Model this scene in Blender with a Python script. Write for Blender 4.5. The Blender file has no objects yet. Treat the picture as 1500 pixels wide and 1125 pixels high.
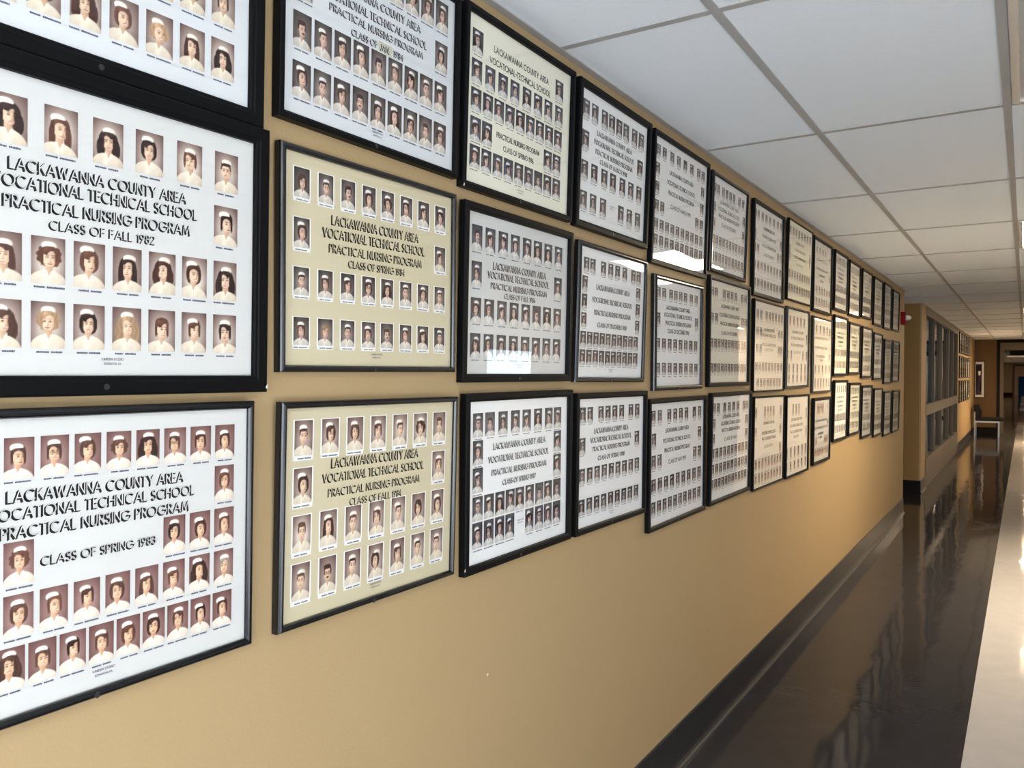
import bpy, bmesh, math, random
import numpy as np
from mathutils import Matrix, Vector

R = random.Random(7)
scene = bpy.context.scene
COL = scene.collection
H = 2.438            # ceiling height
HALL = 2.75          # hall width
YB, YN, YO, YW, YF = -3.6, 9.80, 11.55, 24.4, 70.0   # back wall, end of the picture wall, far side of the opening, end wall, far end

# ------------------------------------------------------------------ camera
cd = bpy.data.cameras.new('camera'); cam = bpy.data.objects.new('camera', cd); COL.objects.link(cam)
yaw, pitch, roll = 0.567115, -0.012487, 0.002243
fw = Vector((-math.sin(yaw) * math.cos(pitch), math.cos(yaw) * math.cos(pitch), math.sin(pitch)))
rt = Vector((math.cos(yaw), math.sin(yaw), 0)); up = rt.cross(fw)
r2 = math.cos(roll) * rt + math.sin(roll) * up; u2 = -math.sin(roll) * rt + math.cos(roll) * up
M = Matrix((r2, u2, -fw)).transposed().to_4x4(); M.translation = Vector((1.12827, 0, 1.52301))
cam.matrix_world = M
cd.sensor_width = 36; cd.lens = 1180.57 / 1500 * 36; cd.clip_start = .02; cd.clip_end = 200
scene.camera = cam

# ------------------------------------------------------------------ world, exposure, daylight windows behind the camera
world = bpy.data.worlds.new('world'); scene.world = world; world.use_nodes = True
world.node_tree.nodes['Background'].inputs[0].default_value = (.55, .65, .8, 1)
world.node_tree.nodes['Background'].inputs[1].default_value = .3
vs = scene.view_settings
vs.view_transform = 'Standard'; vs.look = 'None'; vs.gamma = 1; vs.use_curve_mapping = False
vs.exposure = 1.1
DAY = 1.05            # brightness of the daylight panes
LAMP = 22.0          # brightness of the lit ceiling lenses
LAMPFAR = 26.0
LOBBY = 14.0         # brightness of the lobby lamps
LIT = {-3: 7.5, 3: LAMP, 9: 5.5, 15: 30.0, 21: 6.0, 33: 6.0, 39: 8.0, 45: 9.0, 51: 9.0}   # ceiling rows whose lamp is on

# ------------------------------------------------------------------ materials
def mat(name, col, rough=.6, metal=0, spec=.5, coat=0, bump=None, noise=None, emit=None):
    m = bpy.data.materials.new(name); m.use_nodes = True
    nt = m.node_tree; b = nt.nodes['Principled BSDF']
    b.inputs['Base Color'].default_value = (*col, 1); b.inputs['Roughness'].default_value = rough
    b.inputs['Metallic'].default_value = metal; b.inputs['Specular IOR Level'].default_value = spec
    b.inputs['Coat Weight'].default_value = coat; b.inputs['Coat Roughness'].default_value = .05
    if emit:
        b.inputs['Emission Color'].default_value = (*emit[0], 1); b.inputs['Emission Strength'].default_value = emit[1]
    if bump or noise:
        tc = nt.nodes.new('ShaderNodeTexCoord')
    if bump:
        scale, dist = bump
        n = nt.nodes.new('ShaderNodeTexNoise'); n.inputs['Scale'].default_value = scale; n.inputs['Detail'].default_value = 3
        bp = nt.nodes.new('ShaderNodeBump'); bp.inputs['Distance'].default_value = dist; bp.inputs['Strength'].default_value = 1
        nt.links.new(tc.outputs['Object'], n.inputs['Vector']); nt.links.new(n.outputs[0], bp.inputs['Height'])
        nt.links.new(bp.outputs[0], b.inputs['Normal'])
    if noise:
        scale, amt = noise
        n = nt.nodes.new('ShaderNodeTexNoise'); n.inputs['Scale'].default_value = scale; n.inputs['Detail'].default_value = 4
        mx = nt.nodes.new('ShaderNodeMix'); mx.data_type = 'RGBA'
        mx.inputs[6].default_value = (*[c * (1 - amt) for c in col], 1); mx.inputs[7].default_value = (*[min(1, c * (1 + amt)) for c in col], 1)
        nt.links.new(tc.outputs['Object'], n.inputs['Vector']); nt.links.new(n.outputs[0], mx.inputs[0])
        nt.links.new(mx.outputs[2], b.inputs['Base Color'])
    return m


def srgb(r, g, b):
    f = lambda v: v / 255 / 12.92 if v <= 10 else ((v / 255 + .055) / 1.055) ** 2.4
    return (f(r), f(g), f(b))


def floor_mat():
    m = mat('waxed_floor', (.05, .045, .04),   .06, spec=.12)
    nt = m.node_tree; b = nt.nodes['Principled BSDF']; L = nt.links.new; N = nt.nodes.new
    tc = N('ShaderNodeTexCoord'); sx = N('ShaderNodeSeparateXYZ'); L(tc.outputs['Object'], sx.inputs[0])
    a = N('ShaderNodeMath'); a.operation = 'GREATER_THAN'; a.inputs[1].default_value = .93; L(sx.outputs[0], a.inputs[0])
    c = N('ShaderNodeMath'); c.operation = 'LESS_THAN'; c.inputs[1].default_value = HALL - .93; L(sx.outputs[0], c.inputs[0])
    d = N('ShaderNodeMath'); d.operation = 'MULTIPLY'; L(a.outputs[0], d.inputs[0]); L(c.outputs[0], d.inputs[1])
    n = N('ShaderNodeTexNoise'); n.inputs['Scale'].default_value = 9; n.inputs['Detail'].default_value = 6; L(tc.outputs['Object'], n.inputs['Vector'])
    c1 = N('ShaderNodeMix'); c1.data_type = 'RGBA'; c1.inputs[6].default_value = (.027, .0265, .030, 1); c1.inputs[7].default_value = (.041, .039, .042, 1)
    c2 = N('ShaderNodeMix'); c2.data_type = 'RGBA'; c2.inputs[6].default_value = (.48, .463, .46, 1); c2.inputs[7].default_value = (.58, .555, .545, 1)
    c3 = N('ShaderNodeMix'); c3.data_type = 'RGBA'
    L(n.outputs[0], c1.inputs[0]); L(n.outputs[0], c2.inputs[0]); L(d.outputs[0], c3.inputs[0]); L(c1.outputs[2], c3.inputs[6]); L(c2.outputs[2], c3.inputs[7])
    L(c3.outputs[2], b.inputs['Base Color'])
    mp = N('ShaderNodeMapping'); mp.inputs['Scale'].default_value = (2.2, .9, 1); L(tc.outputs['Object'], mp.inputs[0])
    w = N('ShaderNodeTexNoise'); w.inputs['Scale'].default_value = 1.6; w.inputs['Detail'].default_value = 2; L(mp.outputs[0], w.inputs['Vector'])
    mp2 = N('ShaderNodeMapping'); mp2.inputs['Scale'].default_value = (3, 14, 1); L(tc.outputs['Object'], mp2.inputs[0])
    w2 = N('ShaderNodeTexNoise'); w2.inputs['Scale'].default_value = 4; w2.inputs['Detail'].default_value = 2; L(mp2.outputs[0], w2.inputs['Vector'])
    b1 = N('ShaderNodeBump'); b1.inputs['Distance'].default_value = .0035; L(w.outputs[0], b1.inputs['Height'])
    b2 = N('ShaderNodeBump'); b2.inputs['Distance'].default_value = .00022; L(w2.outputs[0], b2.inputs['Height']); L(b1.outputs[0], b2.inputs['Normal'])
    L(b2.outputs[0], b.inputs['Normal'])
    return m


def glass_mat(name, wave=.0, tint=(1, 1, 1), scale=2.2):
    """Thin flat glazing: mirror-like by Fresnel on its outer face, otherwise clear."""
    m = bpy.data.materials.new(name); m.use_nodes = True; nt = m.node_tree; L = nt.links.new; N = nt.nodes.new
    nt.nodes.remove(nt.nodes['Principled BSDF']); out = nt.nodes['Material Output']
    tr = N('ShaderNodeBsdfTransparent'); tr.inputs[0].default_value = (*tint, 1)
    gl = N('ShaderNodeBsdfGlossy'); gl.inputs['Roughness'].default_value = .015
    fr = N('ShaderNodeFresnel'); fr.inputs[0].default_value = 1.5
    ge = N('ShaderNodeNewGeometry'); iv = N('ShaderNodeMath'); iv.operation = 'SUBTRACT'; iv.inputs[0].default_value = 1
    mu = N('ShaderNodeMath'); mu.operation = 'MULTIPLY'; mx = N('ShaderNodeMixShader')
    L(ge.outputs['Backfacing'], iv.inputs[1]); L(iv.outputs[0], mu.inputs[0]); L(fr.outputs[0], mu.inputs[1]); L(mu.outputs[0], mx.inputs[0])
    L(tr.outputs[0], mx.inputs[1]); L(gl.outputs[0], mx.inputs[2]); L(mx.outputs[0], out.inputs[0])
    if wave:
        tc = N('ShaderNodeTexCoord'); oi = N('ShaderNodeObjectInfo'); ad = N('ShaderNodeVectorMath'); ad.operation = 'ADD'
        sc = N('ShaderNodeVectorMath'); sc.operation = 'SCALE'; sc.inputs[3].default_value = 1
        L(oi.outputs['Location'], sc.inputs[0]); L(tc.outputs['Object'], ad.inputs[0]); L(sc.outputs[0], ad.inputs[1])
        n = N('ShaderNodeTexNoise'); n.inputs['Scale'].default_value = scale; n.inputs['Detail'].default_value = .5; L(ad.outputs[0], n.inputs['Vector'])
        bp = N('ShaderNodeBump'); bp.inputs['Distance'].default_value = wave; L(n.outputs[0], bp.inputs['Height']); L(bp.outputs[0], gl.inputs['Normal'])
    return m


def print_mat(name, rough=.55):
    m = mat(name, (1, 1, 1), rough, spec=.25); nt = m.node_tree
    a = nt.nodes.new('ShaderNodeAttribute'); a.attribute_name = 'Col'
    nt.links.new(a.outputs['Color'], nt.nodes['Principled BSDF'].inputs['Base Color'])
    return m


WALL_R = mat('pale_bounce_paint', (.74, .73, .72), .55, spec=.3)  # unseen right and lobby walls, made pale to bounce light into the hall
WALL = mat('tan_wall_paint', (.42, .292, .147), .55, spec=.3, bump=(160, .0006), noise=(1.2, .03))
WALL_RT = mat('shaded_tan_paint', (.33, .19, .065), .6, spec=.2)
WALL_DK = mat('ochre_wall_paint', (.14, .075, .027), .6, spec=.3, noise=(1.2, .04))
TILE = mat('ceiling_tile', (.90, .94, .99), .9, spec=.1, bump=(220, .0012), noise=(60, .02))
TEE = mat('ceiling_tee', (.42, .405, .39), .5)
BASE = mat('vinyl_baseboard', (.021, .020, .022), .36, spec=.4)
BASE_DK = mat('dark_vinyl_baseboard', (.012, .011, .011), .8, spec=.1)
FLOOR = floor_mat()
FRAME = mat('black_wood_frame', (.004, .004, .0045), .42, spec=.10)
FRAME_G = mat('black_metal_frame', (.006, .006, .007), .20, spec=.5)
CHIP = mat('chipped_bare_wood', (.75, .72, .66), .7)
SCREW = mat('dark_screw', (.05, .05, .055), .35, metal=.6)
PRINT = print_mat('photo_print')
INK = mat('black_ink', (.012, .012, .014), .6, spec=.2)
INKB = mat('blue_black_ink', (.10, .10, .15), .6, spec=.2)
GLASS = glass_mat('frame_glass', .0006, scale=3)
GLASS_W = glass_mat('bowed_frame_glass', .004, scale=2.4)
BOARD = {k: mat('mount_board_' + k, c, .8, spec=.15, noise=(6, .015)) for k, c in {
    'white': (.645, .635, .605), 'cool': (.68, .69, .69), 'cream': (.62, .54, .36), 'ivory': (.84, .81, .66), 'grey': (.88, .87, .85), 'buff': (.85, .80, .70)}.items()}
WHITE = mat('white_paper', (.86, .85, .82), .8, spec=.15)
STICK = mat('yellowed_sticker', (.60, .57, .40), .7, spec=.2)
LENS_OFF = mat('lamp_lens_off', (.50, .47, .43), .4)
STEEL = mat('lamp_steel', (.75, .75, .75), .25, metal=.7)


# ------------------------------------------------------------------ mesh helpers
def mesh_obj(name, verts, faces, m, parent=None, mats=None, fm=None, smooth=False):
    me = bpy.data.meshes.new(name); me.from_pydata([tuple(v) for v in verts], [], [tuple(f) for f in faces])
    for x in (mats or [m]): me.materials.append(x)
    if fm: me.polygons.foreach_set('material_index', fm)
    if smooth: me.polygons.foreach_set('use_smooth', [True] * len(faces))
    me.update()
    o = bpy.data.objects.new(name, me); COL.objects.link(o)
    if parent: o.parent = parent
    return o


class MB:
    def __init__(s): s.v, s.f, s.m = [], [], []
    def box(s, x0, y0, z0, x1, y1, z1, m=0):
        b = len(s.v)
        s.v += [(x0, y0, z0), (x1, y0, z0), (x1, y1, z0), (x0, y1, z0), (x0, y0, z1), (x1, y0, z1), (x1, y1, z1), (x0, y1, z1)]
        s.f += [(b, b + 3, b + 2, b + 1), (b + 4, b + 5, b + 6, b + 7), (b, b + 1, b + 5, b + 4), (b + 1, b + 2, b + 6, b + 5), (b + 2, b + 3, b + 7, b + 6), (b + 3, b, b + 4, b + 7)]
        s.m += [m] * 6; return s
    def poly(s, pts, m=0):
        b = len(s.v); s.v += list(pts); s.f.append(tuple(range(b, b + len(pts)))); s.m.append(m); return s
    def rect(s, x0, y0, x1, y1, z, m=0): return s.poly([(x0, y0, z), (x1, y0, z), (x1, y1, z), (x0, y1, z)], m)
    def disc(s, cx, cy, r, z0, z1, n=16, m=0):
        b = len(s.v)
        for z in (z0, z1): s.v += [(cx + r * math.cos(2 * math.pi * i / n), cy + r * math.sin(2 * math.pi * i / n), z) for i in range(n)]
        s.f.append(tuple(range(b + n, b + 2 * n))); s.m.append(m)
        for i in range(n): s.f.append((b + i, b + (i + 1) % n, b + n + (i + 1) % n, b + n + i)); s.m.append(m)
        return s
    def tube(s, p, q, r, n=10, m=0):
        p, q = Vector(p), Vector(q); d = (q - p).normalized(); a = d.orthogonal().normalized(); c = d.cross(a); b = len(s.v)
        for e in (p, q): s.v += [tuple(e + r * (math.cos(2 * math.pi * i / n) * a + math.sin(2 * math.pi * i / n) * c)) for i in range(n)]
        for i in range(n): s.f.append((b + i, b + (i + 1) % n, b + n + (i + 1) % n, b + n + i)); s.m.append(m)
        s.f += [tuple(range(b + n - 1, b - 1, -1)), tuple(range(b + n, b + 2 * n))]; s.m += [m, m]; return s
    def build(s, name, m, parent=None, smooth=False):
        ms = m if isinstance(m, list) else [m]
        return mesh_obj(name, s.v, s.f, None, parent, ms, s.m if len(ms) > 1 else None, smooth)


def bevel(o, w=.004, seg=2):
    b = o.modifiers.new('bevel', 'BEVEL'); b.width = w; b.segments = seg; b.limit_method = 'ANGLE'; return o


def struct(o): o['kind'] = 'structure'; return o
def box_obj(name, x0, y0, z0, x1, y1, z1, m, parent=None): return MB().box(x0, y0, z0, x1, y1, z1).build(name, m, parent)


def thing(name, label, cat, loc=(0, 0, 0), group=None):
    o = bpy.data.objects.new(name, None); COL.objects.link(o); o.location = loc; o.empty_display_size = .05
    o['label'] = label; o['category'] = cat
    if group: o['group'] = group
    return o


# ---------------------------------------------------------------- printed portraits, drawn as colour grids
HAIRC = {'k': (46, 25, 22), 'd': (66, 36, 29), 'b': (84, 54, 43), 'a': (98, 60, 46), 'y': (178, 142, 106), 'g': (150, 132, 120)}
TONES = {  # background edge, background centre, skin light, skin shade, uniform, uniform shade, cap, hair tint
    'sepia': ((98, 72, 66), (208, 192, 178), (240, 212, 182), (168, 116, 88), (240, 230, 208), (188, 166, 144), (250, 244, 230), .85),
    'plum': ((104, 70, 66), (160, 126, 118), (240, 206, 170), (170, 108, 78), (244, 236, 220), (200, 180, 160), (252, 246, 236), .9),
    'dark': ((46, 38, 36), (136, 122, 114), (228, 194, 172), (142, 98, 82), (234, 226, 212), (160, 146, 134), (248, 244, 238), .65),
    'cool': ((36, 36, 42), (118, 118, 124), (226, 196, 180), (140, 102, 90), (234, 231, 224), (160, 156, 150), (250, 250, 248), .5),
    'grey': ((34, 33, 35), (106, 104, 104), (210, 188, 176), (124, 98, 90), (224, 220, 214), (150, 146, 142), (245, 244, 242), .45)}


def paint_portrait(spec, tone, nx, ny, rnd):
    """A head-and-shoulders print as an (ny, nx, 3) array of sRGB values, row 0 at the top."""
    style, hc, flags = spec[0], spec[1], spec[2:]
    edge, cen, skin, skin2, uni, uni2, cap, ht = TONES[tone]
    A = lambda c: np.array(c, float)
    X, Y = np.meshgrid((np.arange(nx) + .5) / nx * .72, (np.arange(ny) + .5) / ny)
    img = np.empty((ny, nx, 3))
    soft = max(.010, .5 / ny)
    dx, dy = rnd.uniform(-.02, .02), rnd.uniform(-.02, .03)
    cx, cy = .36 + dx, .43 + dy
    t = rnd.uniform(-.02, .02)
    if 'r' in flags: t = .045
    if 'l' in flags: t = -.045
    d = np.hypot((X - .36) / .40, (Y - .55) / .60)
    k = np.clip(1.55 - d * 1.3, 0, 1)
    kk = rnd.uniform(.6, 1.15)
    img[:] = A(edge) + (A(cen) - A(edge)) * (k * kk)[..., None]

    z = rnd.uniform(1.16, 1.3)
    X, Y = .36 + (X - .36) / z, .36 + (Y - .37) / z

    def lay(a, col):
        img[:] = img * (1 - a[..., None]) + (col if isinstance(col, np.ndarray) and col.ndim == 3 else A(col)) * a[..., None]

    def ell(x, y, rx, ry, p=2.0, s=1.0):
        q = (np.abs((X - x) / rx) ** p + np.abs((Y - y) / ry) ** p) ** (1 / p)
        return np.clip((1 - q) * min(rx, ry) / (soft * s) + .5, 0, 1)

    def mix(c1, c2, w):
        return A(c1) + (A(c2) - A(c1)) * np.clip(w, 0, 1)[..., None]
    hv = ht * rnd.uniform(.9, 1.1)
    hair = tuple(v * hv + (1 - ht) * 14 for v in HAIRC[hc])
    hair2 = tuple(min(255, v * 1.3 + 8) for v in hair)
    strand = .5 + .5 * np.sin((X - cx) * rnd.uniform(60, 90) + np.sin(Y * 22) * 1.4)
    hcol = mix(hair, hair2, .35 * strand + .75 * np.exp(-((Y - cy + .15) / .05) ** 2) * np.exp(-((X - cx + .05) / .07) ** 2))
    fr, fh = .108 * rnd.uniform(.95, 1.05), .150 * rnd.uniform(.97, 1.04)
    male = style == 'M'
    # hair behind the head
    if style == 'L':
        lay(ell(cx, cy - .04, .165, .185), hcol)
        lay(ell(cx - .125, cy + .13, .062, .20, 2.6), hcol); lay(ell(cx + .125, cy + .13, .062, .20, 2.6), hcol)
    elif style == 'W':
        lay(ell(cx, cy - .03, .195, .205), hcol)
        lay(ell(cx - .15, cy + .12, .085, .17, 2.4), hcol); lay(ell(cx + .15, cy + .12, .085, .17, 2.4), hcol)
    elif style == 'B':
        lay(ell(cx, cy - .01, .168, .195, 2.5), hcol)
    elif style == 'C':
        lay(ell(cx, cy - .03, .19, .185), hcol)
        for i in range(12):
            an = i * 2 * np.pi / 12 + rnd.uniform(0, .4)
            if np.sin(an) < .75: lay(ell(cx + .17 * np.cos(an), cy - .03 + .165 * np.sin(an), .045, .045), hcol)
    elif style == 'S':
        lay(ell(cx, cy - .045, .145, .165, 2.3), hcol)
    elif style == 'U':
        lay(ell(cx, cy - .055, .128, .155), hcol)
    else:
        lay(ell(cx - t * .4, cy - .055, .128, .15, 2.2), hcol)
    # neck, shoulders in the white uniform
    lay(ell(cx - t * .3, cy + .17, .060, .13, 2.6), mix(skin, skin2, .55 + (X - cx) * 4))
    sh = ell(.36 + dx * .5 - t, 1.06 + dy, .37, .42, 2.3)
    lay(sh, mix(uni, uni2, .15 + np.abs(X - .33) * 1.5 + .07 * np.sin(X * 31 + Y * 9) * (Y > .75) + (Y - .8) * .9))
    vx = cx - t * .2
    vn = np.clip((.045 - np.abs(X - vx) - (Y - (cy + .20)) * .42) / soft + .5, 0, 1) * (Y > cy + .14) * (Y < cy + .30)
    lay(vn, mix(skin, skin2, .45 + (X - cx) * 3))
    for s in (-1, 1):  # collar
        cl = np.clip((.012 - np.abs((X - vx) * s - .055 + (Y - cy - .235) * .55)) / soft + .5, 0, 1) * (Y > cy + .205) * (Y < cy + .31)
        lay(cl * .8, tuple(min(255, v * 1.04) for v in uni))
    pl = np.clip((.004 - np.abs(X - vx - (Y - cy - .3) * .05)) / soft + .5, 0, 1) * (Y > cy + .32)
    lay(pl * .35, uni2)
    # face
    lgt = (X - cx) / fr
    lay(ell(cx + t * .25, cy + .01, fr, fh, 2.15), mix(skin, skin2, .12 + .55 * np.clip(lgt - .15, 0, 1) ** 1.3 + .35 * np.clip((Y - cy) / fh - .65, 0, 1)))
    if 'n' in flags or style in 'UM':
        for s in (-1, 1): lay(ell(cx + s * fr * .99, cy + .02, .018, .035) * .9, mix(skin, skin2, .5 + s * .3 + 0 * X))
    fx = cx + t
    # hair in front: fringe or parting
    if style in 'SBCWL':
        fr_h = .075 if style in 'SBC' else .055
        side = rnd.choice((-1, 1))
        top = ell(cx, cy - .135, fr * 1.25, fr_h + .02, 2.2)
        cut = ell(fx + side * .045, cy - .01, fr * .95, fh * .72, 2.0)
        lay(top * (1 - cut * .9), hcol)
        for s in (-1, 1):
            w = .034 if style in 'LW' else .026
            lay(ell(cx + s * (fr + .012), cy + .0, w, .13, 2.4), hcol)
    elif style == 'U':
        lay(ell(cx, cy - .15, fr * 1.1, .045), hcol)
    else:
        lay(ell(cx - .01, cy - .16, fr * 1.12, .055, 2.4), hcol)
        for s in (-1, 1): lay(ell(cx + s * fr * 1.02, cy - .05, .02, .08), hcol)
    # features
    dk = tuple(v * .42 for v in skin2)
    ey = cy - .012
    for s in (-1, 1):
        ex = fx + s * .047
        lay(ell(ex, ey - .035, .033, .0085) * .65, hair if hc != 'y' else skin2)
        lay(ell(ex, ey + .001, .031, .020) * .35, skin2)
        lay(ell(ex, ey + .002, .022, .0105) * .9, dk)
        lay(ell(ex - .006, ey, .006, .005) * .5, (240, 230, 220))
    lay(ell(fx + .014, cy + .035, .010, .036) * .45, skin2)
    lay(ell(fx + .003, cy + .068, .022, .009) * .55, skin2)
    lay(ell(fx - .012, cy + .03, .008, .03) * .35, tuple(min(255, v * 1.06) for v in skin))
    my = cy + .103
    lip = tuple(.5 * a + .5 * b for a, b in zip(skin2, (150, 60, 55)))
    if rnd.random() < .72:
        bend = my - ((X - fx) / .05) ** 2 * .012
        lay(ell(fx, bend, .046, .0165) * .8, lip); lay(ell(fx, bend - .002, .035, .0075) * .95, (246, 238, 226))
    else:
        bend = my - ((X - fx) / .04) ** 2 * .005
        lay(ell(fx, bend, .035, .012) * .8, lip); lay(ell(fx, bend, .036, .0035) * .6, dk)
    lay(ell(fx - .055, cy + .055, .028, .028, 2, 3) * .22, tuple(min(255, v * 1.05) for v in skin))
    lay(ell(fx, cy + .15, .05, .012, 2, 2) * .35, skin2)
    if 'm' in flags:
        lay(ell(fx, cy + .084, .052, .016), hair)
    if 'g' in flags:
        for s in (-1, 1):
            ring = ell(fx + s * .050, ey + .006, .047, .038) - ell(fx + s * .050, ey + .006, .039, .030)
            lay(np.clip(ring, 0, 1) * .85, dk)
        lay(ell(fx, ey, .014, .005) * .8, dk)
    if not male and 'n' not in flags:  # the white cap
        kx = cx - t * .9 + rnd.uniform(-.02, .02)
        ty = cy - (.235 if style in 'WCB' else .215)
        wv = ell(kx, ty + .03, .125, .075, 2.3) * (1 - ell(kx + t, ty + .125, .16, .085, 2.2))
        lay(wv, mix(cap, uni2, .1 + np.clip(lgt, 0, 1) * .35))
        lay(np.clip(ell(kx, ty + .03, .125, .075, 2.3) - ell(kx, ty + .038, .121, .073, 2.3), 0, 1) * .25, edge)
    return np.clip(img, 0, 255) / 255.0

# ------------------------------------------------------------------ the hall
def prism_y(name, prof, y0, y1, m, parent=None):
    n = len(prof); v = [(x, y, z) for y in (y0, y1) for x, z in prof]
    f = [(i, (i + 1) % n, n + (i + 1) % n, n + i) for i in range(n)] + [tuple(range(n)), tuple(range(2 * n - 1, n - 1, -1))]
    return mesh_obj(name, v, f, m, parent)


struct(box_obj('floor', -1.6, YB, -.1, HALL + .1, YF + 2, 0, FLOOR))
wl = struct(box_obj('wall_left', -.12, YB, 0, 0, YN, H + .05, WALL))
LY0, LY1, LX = 12.7, 18.0, 7.0          # a lobby opens off the right side of the hall
struct(MB().box(HALL, YB, 0, HALL + .12, LY0, H + .05).box(HALL, LY1, 0, HALL + .12, YF, H + .05).build('wall_right', WALL_R))
struct(MB().box(HALL + .12, LY0 - .12, 0, LX, LY0, H + .05).box(HALL + .12, LY1, 0, LX, LY1 + .12, H + .05).box(LX, LY0 - .12, 0, LX + .12, LY1 + .12, H + .05).build('wall_lobby', WALL_R))
struct(box_obj('floor_lobby', HALL + .1, LY0 - .12, -.1, LX + .12, LY1 + .12, 0, mat('lobby_floor', (.50, .44, .38), .25)))
struct(box_obj('wall_back', -.12, YB - .12, 0, HALL + .12, YB, H + .05, WALL))
MB().disc(0, 0, .0035, 0, .0008, 8).build('paint_chip', CHIP, wl).matrix_local = Matrix(((0, 0, 1, .0002), (1, 0, 0, 1.66), (0, 1, 0, .771), (0, 0, 0, 1)))
# the opening after the picture wall, and the wall that goes on behind it
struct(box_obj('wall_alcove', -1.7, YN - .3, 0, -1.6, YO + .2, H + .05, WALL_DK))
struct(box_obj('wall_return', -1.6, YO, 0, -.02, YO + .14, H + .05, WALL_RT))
struct(box_obj('wall_corner', -.14, YO + .0005, 0, 0, 12.10, H + .05, WALL))
struct(box_obj('wall_beyond', -.14, 18.20, 0, 0, YW, H + .05, WALL))
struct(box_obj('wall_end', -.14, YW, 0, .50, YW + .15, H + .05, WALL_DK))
COVE = [(0, 0), (.022, 0), (.0205, .004), (.014, .010), (.009, .02), (.0065, .035), (.006, .158), (.004, .163), (0, .164)]
struct(prism_y('baseboard_left', COVE, YB, YN, BASE))
struct(prism_y('baseboard_corner', COVE, YO - .006, 12.10, BASE))
struct(prism_y('baseboard_beyond', COVE, 18.20, YW, BASE))
struct(box_obj('baseboard_return', -1.6, YO - .007, 0, .0, YO, .16, BASE_DK))
struct(box_obj('baseboard_end', 0.022, YW - .007, 0, .50, YW, .16, BASE_DK))
struct(prism_y('baseboard_right', [(HALL - a, b) for a, b in COVE], YB, LY0, BASE))

# ceiling: lay-in tiles in a tee grid, lamps in the third bay
TX = [.4613, 1.0697, 1.6781, 2.2865]
Y0, DY = 1.9956, 1.2192
K0, K1 = -4, 26
mb = MB(); mb.box(-1.7, YB - .1, H + .003, HALL + .12, YF + 2, H + .06).box(HALL + .12, LY0 - .12, H + .012, LX + .12, LY1 + .12, H + .06)
struct(mb.build('ceiling', TILE))
mb = MB()
for x in TX: mb.box(x - .012, YB, H - .001, x + .012, YF, H + .003)
xs = [-1.6] + TX + [HALL]
for k in range(K0, 56):
    y = Y0 + k * DY
    if y < YB: continue
    for i in range(5):
        if i == 0 and not (YN < y < YO): mb.box(0, y - .012, H - .0008, TX[0] - .012, y + .012, H + .003)
        else: mb.box(xs[i] + .012, y - .012, H - .0008, xs[i + 1] - .012, y + .012, H + .003)
struct(mb.build('trim_1', TEE))
mb = MB()
mb.box(0, YB, H - .002, .022, YN, H + .012)
mb.box(0, YO, H - .002, .022, YW, H + .012).box(HALL - .022, YB, H - .002, HALL, LY0, H + .012)
struct(mb.build('trim_2', TEE))


def lens_mat(s, tint=(1.0, .86, .66)): return mat('lamp_lens_lit', (.9, .88, .82), .4, emit=(tint, s))


for k in (-3, 0, 3, 9, 15, 21, 33, 39, 45, 51):
    if k not in LIT and k not in (0, -3): continue
    y0, y1 = Y0 + k * DY + .014, Y0 + (k + 1) * DY - .014
    x0, x1 = TX[1] + .014, TX[2] - .014
    lab = {0: 'unlit ceiling light lens at the upper right edge, nearest the camera', 3: 'lit white ceiling light at the right edge above the middle of the picture wall',
           9: 'lit ceiling light beyond the end of the picture wall, small at the right edge', 15: 'tiny lit ceiling light far down the hall before the dark sign',
           -3: 'unseen lit ceiling light behind the camera', 21: 'lit ceiling light behind the end wall portal', 33: 'first lit ceiling light of the corridor beyond the portal', 39: 'second lit ceiling light of the corridor beyond the portal', 45: 'third lit ceiling light of the corridor beyond the portal', 51: 'last lit ceiling light of the corridor by the blue door'}[k]  # the lamp behind the camera is unseen; its lens glows to light the near hall
    t = thing('ceiling_light', lab, 'ceiling light', ((x0 + x1) / 2, (y0 + y1) / 2, H), 'ceiling lights in the tile grid')
    hx, hy = (x1 - x0) / 2, (y1 - y0) / 2
    f = MB(); b = .022
    f.box(-hx, -hy, -.004, hx, -hy + b, .010).box(-hx, hy - b, -.004, hx, hy, .010).box(-hx, -hy + b, -.004, -hx + b, hy - b, .010).box(hx - b, -hy + b, -.004, hx, hy - b, .010)
    f.build('lamp_frame', STEEL, t)
    box_obj('lamp_lens', -hx + b, -hy + b, .001, hx - b, hy - b, .009, lens_mat(LIT[k], (.96, .97, 1.0) if k < 0 else (1.0, .82, .58) if k < 9 else (1.0, .74, .46)) if k in LIT else LENS_OFF, t)

for i, (lx, ly) in enumerate(((4.3, 15.3), (5.9, 14.2), (4.3, 17.1))):
    t = thing('ceiling_light', 'lit lobby ceiling light off the right side of the hall, ' + ('nearest', 'farther', 'deepest')[i], 'ceiling light', (lx, ly, H), 'lobby ceiling lights')
    MB().box(-.30, -.60, -.004, .30, -.58, .011).box(-.30, .58, -.004, .30, .60, .011).box(-.30, -.58, -.004, -.28, .58, .011).box(.28, -.58, -.004, .30, .58, .011).build('lamp_frame', STEEL, t)
    box_obj('lamp_lens', -.28, -.58, .001, .28, .58, .009, lens_mat(LOBBY, (1.0, .74, .46)), t)

# daylight: a window in the back wall, one beside the camera, one small pane farther along the right wall
def window(n, box, pane, strength, tint):
    w = struct(box_obj('window_%d' % n, *box, STEEL))
    m = mat('daylight_pane_%d' % n, (.8, .85, .9), .2, emit=(tint, strength))
    box_obj('window_pane', *pane, m, w)
    return w


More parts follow.
